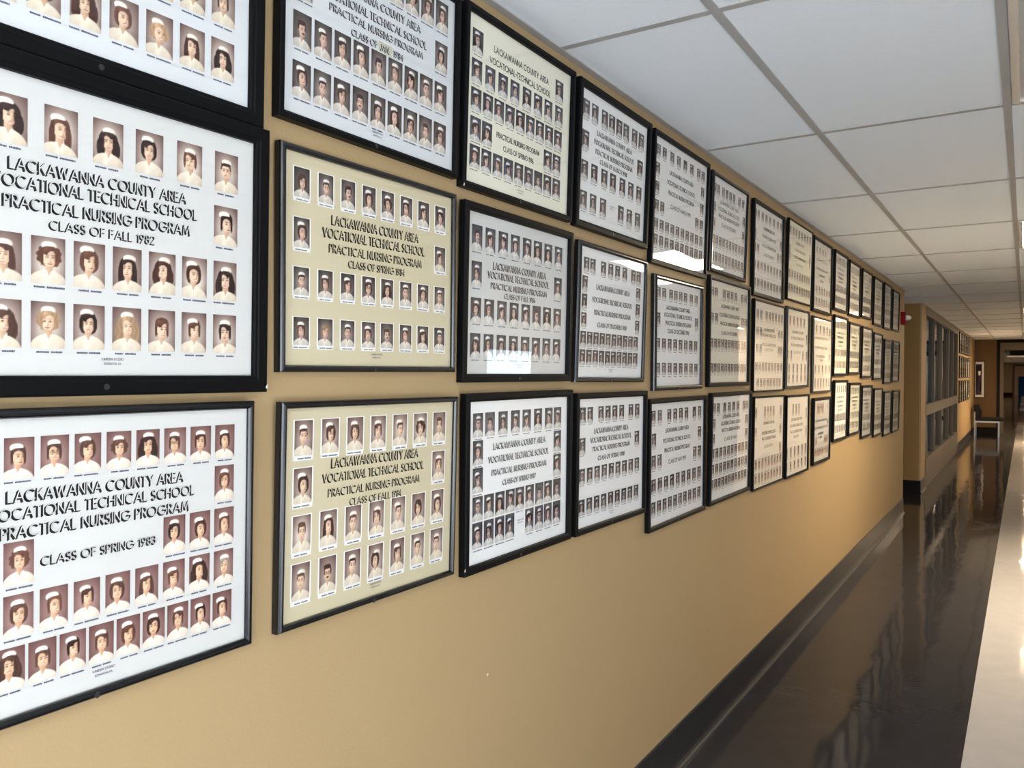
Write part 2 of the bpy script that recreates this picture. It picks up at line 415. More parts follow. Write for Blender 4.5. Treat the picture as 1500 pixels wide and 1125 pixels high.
window(1, (.35, YB, .10, 2.45, YB + .02, 2.25), (.40, YB + .02, .15, 2.40, YB + .025, 2.20), DAY * 4.5, (.80, .90, 1.0))
w2 = window(2, (HALL - .02, -3.2, .06, HALL, 1.15, 2.2), (HALL - .025, -3.15, 1.0, HALL - .02, 1.10, 2.15), DAY * .8, (.82, .91, 1.0))
box_obj('window_pane', HALL - .025, -3.15, .10, HALL - .02, 1.10, .93, mat('ceiling_fill_pane', (.8, .85, .9), .2, emit=((.86, .93, 1.0), DAY * 2.6)), w2)   # unseen lower pane, made brighter to throw light onto the ceiling
window(3, (HALL - .02, 5.60, 1.38, HALL, 6.36, 1.64), (HALL - .025, 5.63, 1.41, HALL - .02, 6.33, 1.61), 4.2, (.66, .86, 1.0))

# storefront glazing past the opening
BRONZE = mat('storefront_metal', (.115, .10, .082), .45)
PANEG = glass_mat('storefront_glass', .002, (.80, .86, .90))
CURT = mat('grey_blue_drape', (.045, .050, .054), .9, bump=(14, .02))
wn = struct(MB().box(-.13, 12.10, 2.33, .004, 18.20, H + .05).box(-.13, 12.10, .97, .004, 18.20, 1.12).box(-.13, 12.10, 0, .006, 18.20, .40).build('window_4', BRONZE))
for y in (12.12, 13.34, 14.62, 15.98, 17.03, 18.17):
    MB().box(-.10, y - .03, .40, .0, y + .03, 2.33).build('mullion', BRONZE, wn)
for a, b in ((12.15, 13.31), (13.37, 14.59), (14.65, 15.95), (16.01, 17.0), (17.06, 18.14)):
    for z0, z1 in ((.40, .97), (1.12, 2.33)):
        box_obj('window_pane', -.046, a, z0, -.040, b, z1, PANEG, wn)
struct(box_obj('wall_storefront_room', -.62, 11.7, 0, -.60, 18.6, H + .05, CURT))

# ------------------------------------------------------------------ the far end: portal, sign, doors
DARK = mat('dark_bronze_frame', (.012, .010, .009), .7, spec=.15)
TAUPE = mat('taupe_frame', (.16, .125, .095), .7, spec=.2)
CREAMW = mat('cream_wall', (.50, .40, .27), .6)
PEACH = mat('peach_frame', (.62, .42, .30), .5)
RED = mat('dark_red_wood', (.10, .03, .02), .4)
BLUE = mat('blue_door_paint', (.004, .055, .22), .7, spec=.15)
struct(MB().box(.50, YW - .02, 0, .575, YW + .15, H + .02).build('trim_3', DARK))
struct(MB().box(.575, YW - .01, 0, .655, YW + .12, 2.36).box(.655, YW, 2.16, HALL, YW + .12, 2.36).box(.50, YW - .01, 2.36, HALL, YW + .14, H + .02, 1).build('trim_4', [TAUPE, DARK]))
sg = thing('hanging_sign', 'dark sign board over the far doorway at the right edge', 'sign', (.78, YW + .10, 1.985))
box_obj('sign_board', 0, 0, .05, 1.3, .04, .20, mat('sign_black', (.008, .008, .009), .8, spec=.1), sg)
box_obj('sign_ledge', -.06, -.03, 0.0, 1.3, .05, .035, mat('sign_ledge_metal', (.55, .50, .44), .3), sg)
# corridor beyond
struct(box_obj('wall_far', -.3, YF, 0, HALL + .1, YF + .1, H + .05, CREAMW))
struct(box_obj('wall_far_left', -.5, YW + .15, 0, -.3, YF, H + .05, CREAMW))
struct(box_obj('baseboard_far', -.3, YF - .03, 0, .33, YF, .22, DARK))
struct(MB().box(.33, YF - .08, 0, .47, YF, 2.2).box(.33, YF - .08, 2.2, HALL, YF, 2.3).build('trim_5', RED))
struct(MB().box(.47, YF - .07, 0, .60, YF, 2.1).box(.60, YF - .07, 1.97, HALL, YF, 2.1).build('trim_6', PEACH))
dr = struct(box_obj('door_1', .70, YF - .05, 0, 2.4, YF - .001, 1.42, BLUE))
box_obj('door_panel', .70, YF - .05, 1.42, 2.4, YF - .001, 1.97, PEACH, dr)

# ------------------------------------------------------------------ lettering: single-stroke capitals
def arc(cx, cy, rx, ry, a0, a1, n=9):
    return [(cx + rx * math.cos(math.radians(a0 + (a1 - a0) * i / n)), cy + ry * math.sin(math.radians(a0 + (a1 - a0) * i / n))) for i in range(n + 1)]


GL = {
    'A': (.80, [[(0, 0), (.4, 1), (.8, 0)], [(.14, .32), (.66, .32)]]), 'B': (.5, [[(0, 0), (0, 1), (.2, 1)] + arc(.2, .76, .24, .24, 90, -90) + [(0, .52)], arc(.22, .26, .28, .26, 90, -90) + [(0, 0)]]),
    'C': (.84, [arc(.5, .5, .5, .5, 48, 312, 14)]), 'D': (.68, [[(0, 0), (0, 1), (.2, 1)] + arc(.2, .5, .48, .5, 90, -90, 12) + [(0, 0)]]),
    'E': (.46, [[(.46, 1), (0, 1), (0, 0), (.46, 0)], [(0, .52), (.42, .52)]]), 'F': (.44, [[(.44, 1), (0, 1), (0, 0)], [(0, .52), (.4, .52)]]),
    'G': (.94, [arc(.5, .5, .5, .5, 45, 360, 14) + [(.6, .5)]]), 'H': (.62, [[(0, 0), (0, 1)], [(.62, 0), (.62, 1)], [(0, .52), (.62, .52)]]),
    'I': (.0, [[(0, 0), (0, 1)]]), 'J': (.34, [[(.34, 1), (.34, .2)] + arc(.15, .2, .19, .2, 0, -140, 6)]), 'K': (.56, [[(0, 0), (0, 1)], [(.54, 1), (0, .42)], [(.18, .58), (.58, 0)]]),
    'L': (.42, [[(0, 1), (0, 0), (.42, 0)]]), 'M': (.86, [[(0, 0), (.12, 1), (.43, .15), (.74, 1), (.86, 0)]]), 'N': (.64, [[(0, 0), (0, 1), (.64, 0), (.64, 1)]]),
    'O': (1.0, [arc(.5, .5, .5, .5, 0, 360, 18)]), 'P': (.48, [[(0, 0), (0, 1), (.2, 1)] + arc(.2, .74, .28, .26, 90, -90) + [(0, .48)]]),
    'R': (.5, [[(0, 0), (0, 1), (.2, 1)] + arc(.2, .74, .28, .26, 90, -90) + [(0, .48)], [(.2, .48), (.52, 0)]]),
    'S': (.46, [arc(.23, .75, .21, .25, 40, 250, 9) + arc(.23, .25, .23, .25, 80, -150, 9)]), 'T': (.52, [[(0, 1), (.52, 1)], [(.26, 1), (.26, 0)]]),
    'U': (.6, [[(0, 1), (0, .3)] + arc(.3, .3, .3, .3, 180, 360, 8) + [(.6, 1)]]), 'V': (.74, [[(0, 1), (.37, 0), (.74, 1)]]),
    'W': (1.08, [[(0, 1), (.28, 0), (.54, .95), (.80, 0), (1.08, 1)]]), 'Y': (.66, [[(0, 1), (.33, .45), (.66, 1)], [(.33, .45), (.33, 0)]]), 'X': (.6, [[(0, 0), (.6, 1)], [(0, 1), (.6, 0)]]),
    '1': (.18, [[(0, .84), (.18, 1), (.18, 0)]]), '2': (.46, [arc(.23, .76, .22, .24, 165, -30, 8) + [(0, 0), (.48, 0)]]), '3': (.44, [arc(.2, .76, .21, .24, 150, -80, 8), arc(.2, .27, .24, .27, 85, -150, 9)]),
    '4': (.5, [[(.36, 0), (.36, 1), (0, .28), (.5, .28)]]), '6': (.48, [[(.36, 1), (.04, .42)] + arc(.24, .27, .24, .27, 150, -210, 14)]), '7': (.46, [[(0, 1), (.46, 1), (.12, 0)]]),
    '8': (.46, [arc(.23, .76, .19, .24, 0, 360, 12), arc(.23, .27, .23, .27, 0, 360, 12)]), '9': (.48, [[(.12, 0), (.44, .58)] + arc(.24, .73, .24, .27, -30, -390, 14)]), '0': (.56, [arc(.28, .5, .28, .5, 0, 360, 14)]),
    '.': (.04, [[(0, .0), (.03, .05)]]), ',': (.06, [[(.05, .06), (0, -.12)]]), '-': (.3, [[(0, .45), (.3, .45)]])}


def hull2(p):
    p = sorted(set(p))
    def half(q):
        o = []
        for c in q:
            while len(o) > 1 and (o[-1][0] - o[-2][0]) * (c[1] - o[-2][1]) - (o[-1][1] - o[-2][1]) * (c[0] - o[-2][0]) <= 0: o.pop()
            o.append(c)
        return o
    a, b = half(p), half(p[::-1]); return a[:-1] + b[:-1]


def text_segments(txt, x0, x1, y, cap):
    """Stroke segments of a line fitted between x0 and x1 with its baseline at y."""
    gap, sp = .24, .62
    w, cur = [], 0
    for ch in txt:
        if ch == ' ': cur += sp - gap; continue
        w.append((ch, cur)); cur += GL[ch][0] + gap
    cur -= gap; k = (x1 - x0) / cur
    seg = []
    for ch, a in w:
        for pl in GL[ch][1]:
            pts = [(x0 + (a + px) * k, y + py * cap) for px, py in pl]
            seg += list(zip(pts[:-1], pts[1:]))
    return seg


def quad(p, q, t):
    dx, dy = q[0] - p[0], q[1] - p[1]; l = math.hypot(dx, dy) or 1e-9; dx, dy = dx / l * t / 2, dy / l * t / 2
    return [(p[0] - dx - dy, p[1] - dy + dx), (p[0] - dx + dy, p[1] - dy - dx), (q[0] + dx + dy, q[1] + dy - dx), (q[0] + dx - dy, q[1] + dy + dx)]


def add_text(mb, txt, x0, x1, y, cap, relief=True, bold=1.0):
    t = cap * (.095 if relief else .115) * bold
    for p, q in text_segments(txt, x0, x1, y, cap):
        k = quad(p, q, t)
        if relief:
            s = cap * .20
            h = hull2([(round(a, 6), round(b, 6)) for a, b in k + [(a - s, b - s * .7) for a, b in k]])
            mb.poly([(a, b, .0006) for a, b in h], 0); mb.poly([(a, b, .0010) for a, b in k], 1)
        else:
            mb.poly([(a, b, .0006) for a, b in k], 0)


# ------------------------------------------------------------------ pools of printed portraits (shared mesh data)
def grid_mesh(name, img, border=0):
    ny, nx = img.shape[:2]
    xs = (np.arange(nx) / (nx - 1)); ys = 1 - np.arange(ny) / (ny - 1)
    XX, YY = np.meshgrid(xs, ys); v = np.stack([XX.ravel(), YY.ravel(), np.zeros(nx * ny)], 1)
    i = np.arange(nx * ny).reshape(ny, nx)
    f = np.stack([i[1:, :-1].ravel(), i[1:, 1:].ravel(), i[:-1, 1:].ravel(), i[:-1, :-1].ravel()], 1)
    me = bpy.data.meshes.new(name); me.from_pydata(v.tolist(), [], f.tolist())
    lin = np.where(img <= .04045, img / 12.92, ((img + .055) / 1.055) ** 2.4).reshape(-1, 3)
    ca = me.color_attributes.new('Col', 'FLOAT_COLOR', 'POINT')
    ca.data.foreach_set('color', np.concatenate([lin, np.ones((len(lin), 1))], 1).astype(np.float32).ravel())
    me.materials.append(PRINT); return me


POOL = {}
def portrait_mesh(spec, tone, res):
    """One drawn print; a handful of variants of each kind is drawn and shared."""
    if spec is None:
        spec = R.choice('SSSBBCLWUUM') + R.choice('kkddbba') + ('g' if R.random() < .15 else '') + R.choice(['', 'r', 'r', 'l'])
        if spec[0] == 'M': spec += 'n' + R.choice(['m', ''])
        key = (tone, res, R.randrange({50: 40, 34: 40, 24: 30, 16: 20, 9: 12}[res]))
    else:
        key = (tone, res, spec, R.randrange(3))
    if key not in POOL: POOL[key] = grid_mesh('portrait', paint_portrait(spec, tone, max(5, round(res * .72)), res, R))
    return POOL[key]


CAPM = []
for i in range(10):
    mb = MB(); L1 = R.uniform(.28, .42); g = .06; L2 = R.uniform(.32, .55); tot = L1 + g + L2; s = min(1, R.uniform(.75, 1.0) / tot); x = .5 - tot * s / 2
    for a, b in ((0, L1), (L1 + g, tot)):
        u = a
        while u < b - .001:
            w_ = min(R.uniform(.03, .055), b - u); mb.rect(x + u * s, R.uniform(0, .12), x + (u + w_ * .82) * s, R.uniform(.85, 1), 0); u += w_
    me = mb.build('name_caption', INKB).data; CAPM.append(me)
for o in [o for o in bpy.data.objects if o.name.startswith('name_caption')]: bpy.data.objects.remove(o)
mb = MB().rect(-.075, -.025, 1.075, 1.025, -.0002).rect(-.05, -.135, 1.05, -.02, -.0002); tmp = mb.build('photo_border', WHITE); BORDM = tmp.data; bpy.data.objects.remove(tmp)


def copy_part(name, me, parent, loc, scale):
    o = bpy.data.objects.new(name, me); COL.objects.link(o); o.parent = parent; o.location = loc; o.scale = scale; return o


def rows(b, h, n, a0, a1, w):
    return [(a0 + (a1 - a0) * i / (n - 1), b, w, h) for i in range(n)]


def at(b, h, w, xs): return [(x, b, w, h) for x in xs]


SP = {  # looks of the sitters in the nearest frames, row by row
    (0, 1): 'Bd Lb Bb Wd Bar Cyr Ld Wk Bd Sd Bb Ld Sd Lb Bd Sbn'.split(),
    (0, 2): 'Sb Wkr Lar Wk Bk Sa Ud Bd Skr Bd Lb Ca Bar Lk Wdl Bdr Wk Bd Wbr Cy Bk Wy Sanr Sar Sk'.split(),
    (0, 3): 'Sd Ud Sbr Sbg Bbr Cb Wk Sbg Sd Sdr Bd Ba Sd Sb Ca Bk Bdr Sar Bd Sb Bb Sar Sdr Bb Lbr Sar Wdr Sg Bdr Bd Wb Sb Skr Sb Bar Bd Sb Skr Sdr Ud'.split(),
    (1, 1): [None] * 11 + 'Mdnmr Ubr Sd Sdr Mdnr Sa Bdl Ud Sdr Sdr Ud Sbr Mdnm Sd Lbr Sdg Mbn Cbg'.split(),
    (1, 2): 'Bbn Ud Mdnmr Bdr Cb Sdg Sbr Cd Bbr Sbr Ud Sa Sbr Bbg Wd Ub Ca Ud Sa Synr Ud Sd Mbnm Sa Wdr Ud'.split(),
    (1, 3): 'Ud Bbgr Bb Sb Ubr Cd Mdn Bdr Sa Mbn Ldr Ub Sb Ubr Bdn Bdr Ub Mdngm Ud Bdl Sb Udr Ud'.split()}
S3 = ['LACKAWANNA COUNTY AREA', 'VOCATIONAL TECHNICAL SCHOOL', 'PRACTICAL NURSING PROGRAM']
LAY = {}   # (column, row): portraits, title lines, options
w0 = .495
fr_ = lambda xs, w: [w - x for x in xs]
c7 = fr_([.479, .4123, .3456, .2789, .2142, .1455, .0763], w0); c8 = [.0194 + .0568 * i for i in range(7)] + [.4179]
c8[-1] = w0 - .0769
LAY[0, 1] = (at(.0977, .063, .0451, fr_([.0734 + .0572 * k for k in range(7, -1, -1)], w0)) + at(.186, .063, .0451, fr_([.0734 + .0572 * k for k in range(7, -1, -1)], w0)), [], 'cool', 'sepia')
LAY[0, 2] = (at(.365, .0633, .0452, c7) + at(.2775, .0633, .046, [.02, w0 - .077]) + at(.1875, .063, .0452, c8) + at(.1002, .063, .0452, c8),
             [(S3[0], w0 - .389, w0 - .1285, .2705, .0145), (S3[1], w0 - .409, w0 - .1085, .248, .0148), (S3[2], w0 - .3955, w0 - .1215, .2215, .0145), ('CLASS OF FALL 1982', w0 - .337, w0 - .1825, .199, .0117)], 'white', 'sepia')
x10 = fr_([.0622 + .04593 * k for k in range(9, -1, -1)], w0); x11 = fr_([.0637 + .0412 * k for k in range(10, -1, -1)], w0)
LAY[0, 3] = (at(.366, .0542, .0380, x10) + at(.2992, .0572, .0375, [x10[0], x10[9]]) + at(.2292, .0572, .0382, [x10[0], x10[1], x10[2], x10[7], x10[8], x10[9]]) + at(.1593, .0555, .0380, x10) + at(.0908, .0555, .0370, x11),
             [(S3[0], w0 - .3785, w0 - .120, .2822, .0145), (S3[1], w0 - .401, w0 - .1, .2596, .0140), (S3[2], w0 - .386, w0 - .110, .235, .0142), ('CLASS OF SPRING 1983', w0 - .335, w0 - .167, .1922, .0115)], 'white', 'plum')
x9 = [.0246 + .0513 * i for i in range(9)]
LAY[1, 1] = (at(.3695, .0643, .0445, x9) + at(.278, .0645, .045, [.0246, .435]) + at(.1885, .0640, .0444, x9) + at(.0990, .0640, .0444, x9),
             [(S3[0], .119, .383, .2743, .0145), (S3[1], .097, .405, .246, .0145), (S3[2], .115, .392, .2215, .013), ('CLASS OF', .174, .247, .195, .0122), ('JAN.', .257, .284, .195, .0118), ('1984', .297, .328, .195, .0122)], 'cool', 'dark')
x8 = [.0250, .0850, .1444, .2035, .2595, .3190, .3775, .4365]
LAY[1, 2] = (at(.360, .054, .0375, x8) + at(.2693, .0540, .0380, [.025, .4365]) + at(.1796, .051, .0370, x8) + at(.0885, .051, .0375, x8),
             [(S3[0], .121, .3785, .2705, .0165), (S3[1], .098, .400, .2444, .0165), (S3[2], .1145, .390, .217, .015), ('CLASS OF SPRING 1984', .166, .334, .1934, .0133)], 'cream', 'dark')
x7 = [.0247 + .0672 * i for i in range(7)]
LAY[1, 3] = (at(.3664, .0645, .0435, x7) + at(.279, .0645, .0438, [.025, .4275]) + at(.192, .0665, .043, x7) + at(.104, .067, .043, x7),
             [(S3[0], .120, .3775, .274, .0165), (S3[1], .0975, .3975, .2473, .0152), (S3[2], .1125, .3835, .219, .014), ('CLASS OF FALL 1984', .171, .324, .1955, .0125)], 'cream', 'sepia')
LAY[2, 1] = (at(.365, .056, .0445, [.021, .4185]) + at(.2950, .056, .043, [.0205, .0774, .1345, .19, .2491, .3061, .3616, .4205]) + rows(.227, .0545, 9, .0205, .4193, .0430) + at(.159, .056, .0440, [.0206, .0691, .3655, .4148]) + rows(.0925, .0545, 9, .0206, .4178, .0427),
             [(S3[0], .113, .379, .337, .0142), ('VOCATIONAL-TECHNICAL SCHOOL', .095, .390, .3060, .0142), (S3[2], .1335, .341, .1347, .0122), ('CLASS OF SPRING 1986', .165, .312, .1075, .0118)], 'ivory', 'cool')
y8 = [.0199, .0767, .1340, .1912, .2490, .3048, .3608, .4185]
LAY[2, 2] = (at(.3575, .0605, .0432, y8) + at(.2708, .0605, .0432, [.0205, .4188]) + at(.1838, .0595, .0432, y8) + at(.0983, .0597, .0428, y8),
             [(S3[0], .1157, .3726, .2615, .0156), (S3[1], .0925, .3905, .238, .0152), (S3[2], .1061, .3786, .2128, .0137), ('CLASS OF FALL 1986', .167, .318, .1923, .012)], 'white', 'cool')
z9 = [.0215, .0708, .1199, .1676, .2146, .2644, .3152, .363, .4128]
LAY[2, 3] = (at(.3655, .0585, .0425, [.0201, .0717, .1306, .1891, .2451, .3037, .3621, .4117]) + at(.299, .0588, .0425, [.021, .4122]) + at(.2328, .061, .0430, [.021, .4122]) + at(.1630, .0592, .0430, z9) + at(.1, .0635, .0428, z9[:4] + z9[5:]),
             [(S3[0], .111, .3664, .273, .0145), (S3[1], .09, .385, .241, .0145), (S3[2], .105, .373, .2085, .0135), ('CLASS OF SPRING 1987', .1545, .3167, .18, .0122)], 'grey', 'cool')
LAY[3, 1] = (at(.3595, .0550, .0435, [.0141, .0719, .139, .19, .2436, .2966, .3639, .4194]) + at(.269, .0558, .0455, [.015, .4156]) + at(.181, .0555, .043, [.0172, .0817, .1505, .2127, .2837, .3499, .4161]) + at(.091, .0565, .043, [.0171, .0802, .1488, .28, .3463, .4135]),
             [(S3[0], .1158, .3671, .274, .0133), (S3[1], .0958, .3872, .246, .0133), (S3[2], .1087, .3773, .218, .0133), ('CLASS OF MARCH 1988', .14, .338, .193, .0125)], 'grey', 'grey')
LAY[3, 2] = (at(.3585, .0440, .0355, [.0283, .0699, .1428, .1942, .2449, .3001, .369, .4122]) + at(.303, .0445, .034, [.0225, .414]) + at(.249, .0450, .034, [.0225, .414]) + at(.1935, .0440, .034, [.0225, .414]) + rows(.1378, .0465, 10, .0206, .4049, .0365) + rows(.083, .0465, 10, .0190, .4060, .0365),
             [(S3[0], .119, .3614, .271, .0145), (S3[1], .094, .382, .2315, .0140), (S3[2], .1087, .3737, .1935, .0135), ('CLASS OF DECEMBER 1988', .131, .346, .157, .0125)], 'grey', 'grey')
LAY[3, 3] = (at(.362, .0475, .0368, [.0152, .0635, .1373, .1874, .2378, .2899, .3627, .4147]) + at(.27, .0493, .0372, [.0155, .415]) + rows(.1778, .047, 9, .0149, .4184, .037) + rows(.0855, .0485, 9, .0153, .4143, .0375),
             [(S3[0], .112, .3613, .281, .0140), (S3[1], .0886, .3873, .2535, .0140), (S3[2], .104, .375, .2265, .0130), ('CLASS OF SPRING 1988', .14, .3354, .1965, .0125)], 'grey', 'grey')
T4 = lambda last, *s: [(t, a, b, y, .0135) for t, (a, b, y) in zip(S3 + [last], s)]
LAY[4, 1] = (at(.4075, .0420, .0375, [.0155, .0724, .1471, .2132, .2817, .353, .432, .483]) + at(.3435, .043, .037, [.015, .4847]) + at(.2767, .043, .037, [.0137, .483]) + at(.212, .043, .037, [.0154, .0668, .43, .4827]) + rows(.1465, .043, 10, .0144, .4847, .037) + rows(.09, .043, 10, .0144, .4847, .037),
             T4('CLASS OF MARCH 1991', (.148, .394, .324), (.1254, .414, .287), (.14, .406, .2505), (.166, .373, .203)), 'grey', 'grey')
LAY[4, 2] = (at(.3567, .039, .037, [.0118, .0646, .1323, .1807, .2315, .283, .3475, .4036]) + at(.2655, .045, .034, [.0144, .41]) + rows(.1735, .0437, 8, .0107, .4035, .0375) + rows(.084, .0450, 8, .0132, .4096, .0370),
             T4('CLASS OF DECEMBER 1990', (.1055, .3544, .282), (.084, .3764, .255), (.1, .3668, .2255), (.121, .345, .196)), 'grey', 'grey')
LAY[4, 3] = (at(.412, .0485, .038, [.0138, .0727, .1651, .225, .285, .3448, .4341, .4957]) + at(.33, .05, .038, [.021, .4957]) + at(.2512, .051, .038, [.02, .0745, .4438, .497]) + rows(.166, .053, 9, .0195, .495, .0395) + rows(.084, .050, 10, .0215, .496, .037),
             T4('CLASS OF MAY 1991', (.15, .39, .327), (.125, .41, .29), (.14, .40, .254), (.18, .36, .21)), 'grey', 'grey')
LAY[5, 1] = (at(.357, .046, .034, [.012, .056, .122, .172, .222, .272, .352, .410]) + at(.280, .046, .034, [.012, .428]) + at(.212, .046, .034, [.012, .428]) + rows(.143, .046, 10, .012, .425, .034) + rows(.072, .046, 10, .012, .425, .034),
             T4('CLASS OF DECEMBER', (.10, .36, .285), (.08, .385, .255), (.09, .375, .225), (.13, .33, .19)), 'grey', 'grey')
LAY[5, 2] = (at(.405, .0430, .0375, [.0118, .0634, .1707, .2262, .2816, .3369, .4343, .4875]) + at(.296, .0415, .0385, [.0136, .068, .4445, .494]) + rows(.188, .047, 11, .0153, .4880, .037) + rows(.082, .0440, 11, .0135, .4886, .038),
             T4('CLASS OF DECEMBER', (.15, .40, .326), (.125, .425, .287), (.14, .41, .25), (.16, .38, .21)), 'buff', 'grey')
LAY[5, 3] = (at(.4127, .046, .038, [.0125, .0656, .1541, .2182, .283, .3477, .4376, .484]) + at(.3465, .046, .039, [.012, .484]) + at(.2824, .046, .039, [.010, .484]) + rows(.219, .048, 10, .0075, .488, .039) + rows(.152, .048, 10, .0084, .4890, .039) + rows(.087, .046, 11, .006, .484, .038),
             T4('CLASS OF MAY', (.15, .39, .345), (.125, .41, .315), (.14, .40, .285), (.18, .36, .245)), 'grey', 'grey')
LAY[6, 1] = (at(.406, .044, .037, [.006, .0567, .13, .20, .268, .3434, .4208, .485]) + at(.31, .05, .036, [.006, .49]) + at(.241, .046, .037, [.006, .058, .435, .487]) + rows(.158, .046, 9, .006, .485, .037) + rows(.072, .046, 9, .01, .49, .042),
             T4('CLASS OF MARCH', (.17, .38, .325), (.14, .41, .285), (.15, .41, .238), (.18, .37, .195)), 'grey', 'grey')
LAY[6, 2] = (at(.40, .05, .040, [.04, .10, .20, .26, .32, .38, .45, .505]) + at(.315, .05, .040, [.04, .10, .45, .505]) + at(.23, .05, .040, [.04, .10, .45, .505]) + rows(.14, .05, 9, .03, .50, .042) + rows(.06, .05, 8, .06, .48, .042),
             T4('CLASS OF MAY', (.17, .38, .30), (.15, .41, .272), (.15, .41, .225), (.19, .36, .2)), 'buff', 'grey')
LAY[6, 3] = (at(.40, .062, .034, [.02, .18, .235, .29, .345, .49]) + at(.30, .06, .034, [.02, .49]) + at(.20, .06, .034, [.49]) + rows(.142, .062, 9, .03, .50, .036) + rows(.07, .058, 9, .03, .50, .036),
             T4('CLASS OF MAY', (.17, .38, .31), (.15, .41, .26), (.15, .41, .23), (.19, .36, .19)), 'buff', 'sepia')
LAY[7, 1] = (rows(.405, .05, 8, .02, .50, .040) + at(.30, .09, .03, [.02, .515]) + rows(.165, .052, 9, .03, .51, .038) + rows(.085, .052, 9, .03, .51, .042),
             T4('CLASS OF MAY', (.17, .38, .32), (.15, .41, .28), (.15, .41, .24), (.19, .36, .20)), 'ivory', 'grey')
LAY[7, 2] = (rows(.395, .06, 5, .06, .40, .036) + at(.30, .07, .03, [.01, .47]) + at(.20, .06, .03, [.02, .10, .38, .47]) + rows(.125, .065, 5, .05, .44, .036) + rows(.065, .055, 5, .05, .44, .036),
             T4('CLASS OF MAY', (.13, .40, .30), (.10, .42, .265), (.11, .41, .225), (.17, .34, .185)), 'buff', 'dark')
LAY[7, 3] = (at(.40, .07, .030, [.14, .21, .28]) + at(.37, .07, .025, [.005, .47]) + at(.26, .07, .025, [.005, .47]) + rows(.155, .07, 6, .01, .46, .032) + rows(.075, .06, 6, .01, .46, .032),
             T4('CLASS OF MAY', (.12, .37, .305), (.09, .40, .27), (.10, .38, .235), (.17, .30, .205)), 'buff', 'dark')
LAY[8, 1] = (at(.395, .05, .036, [.07, .16, .25, .33]) + at(.36, .05, .03, [.47]) + at(.24, .05, .03, [.01, .47]) + rows(.15, .06, 7, .01, .47, .036) + rows(.075, .06, 7, .01, .47, .036),
             T4('CLASS OF MAY', (.08, .40, .31), (.08, .42, .255), (.16, .33, .215), (.2, .3, .18)), 'white', 'dark')
LAY[8, 2] = (at(.42, .06, .036, [.08, .19, .30, .40]) + at(.41, .06, .036, [.485]) + at(.24, .05, .03, [.01, .485]) + rows(.165, .06, 5, .06, .485, .036) + rows(.08, .07, 6, .06, .485, .036),
             T4('CLASS OF MAY', (.06, .43, .33), (.06, .43, .27), (.10, .36, .215), (.2, .3, .19)), 'buff', 'dark')
LAY[8, 3] = (at(.365, .08, .035, [.10, .14, .18, .22, .26]) + at(.36, .06, .03, [.01, .40]) + at(.25, .05, .03, [.41]) + at(.15, .06, .036, [.02, .07, .32, .36, .40]) + rows(.08, .06, 9, .01, .42, .040),
             T4('CLASS OF MAY', (.06, .40, .25), (.05, .40, .205), (.14, .30, .165), (.2, .25, .14)), 'white', 'sepia')

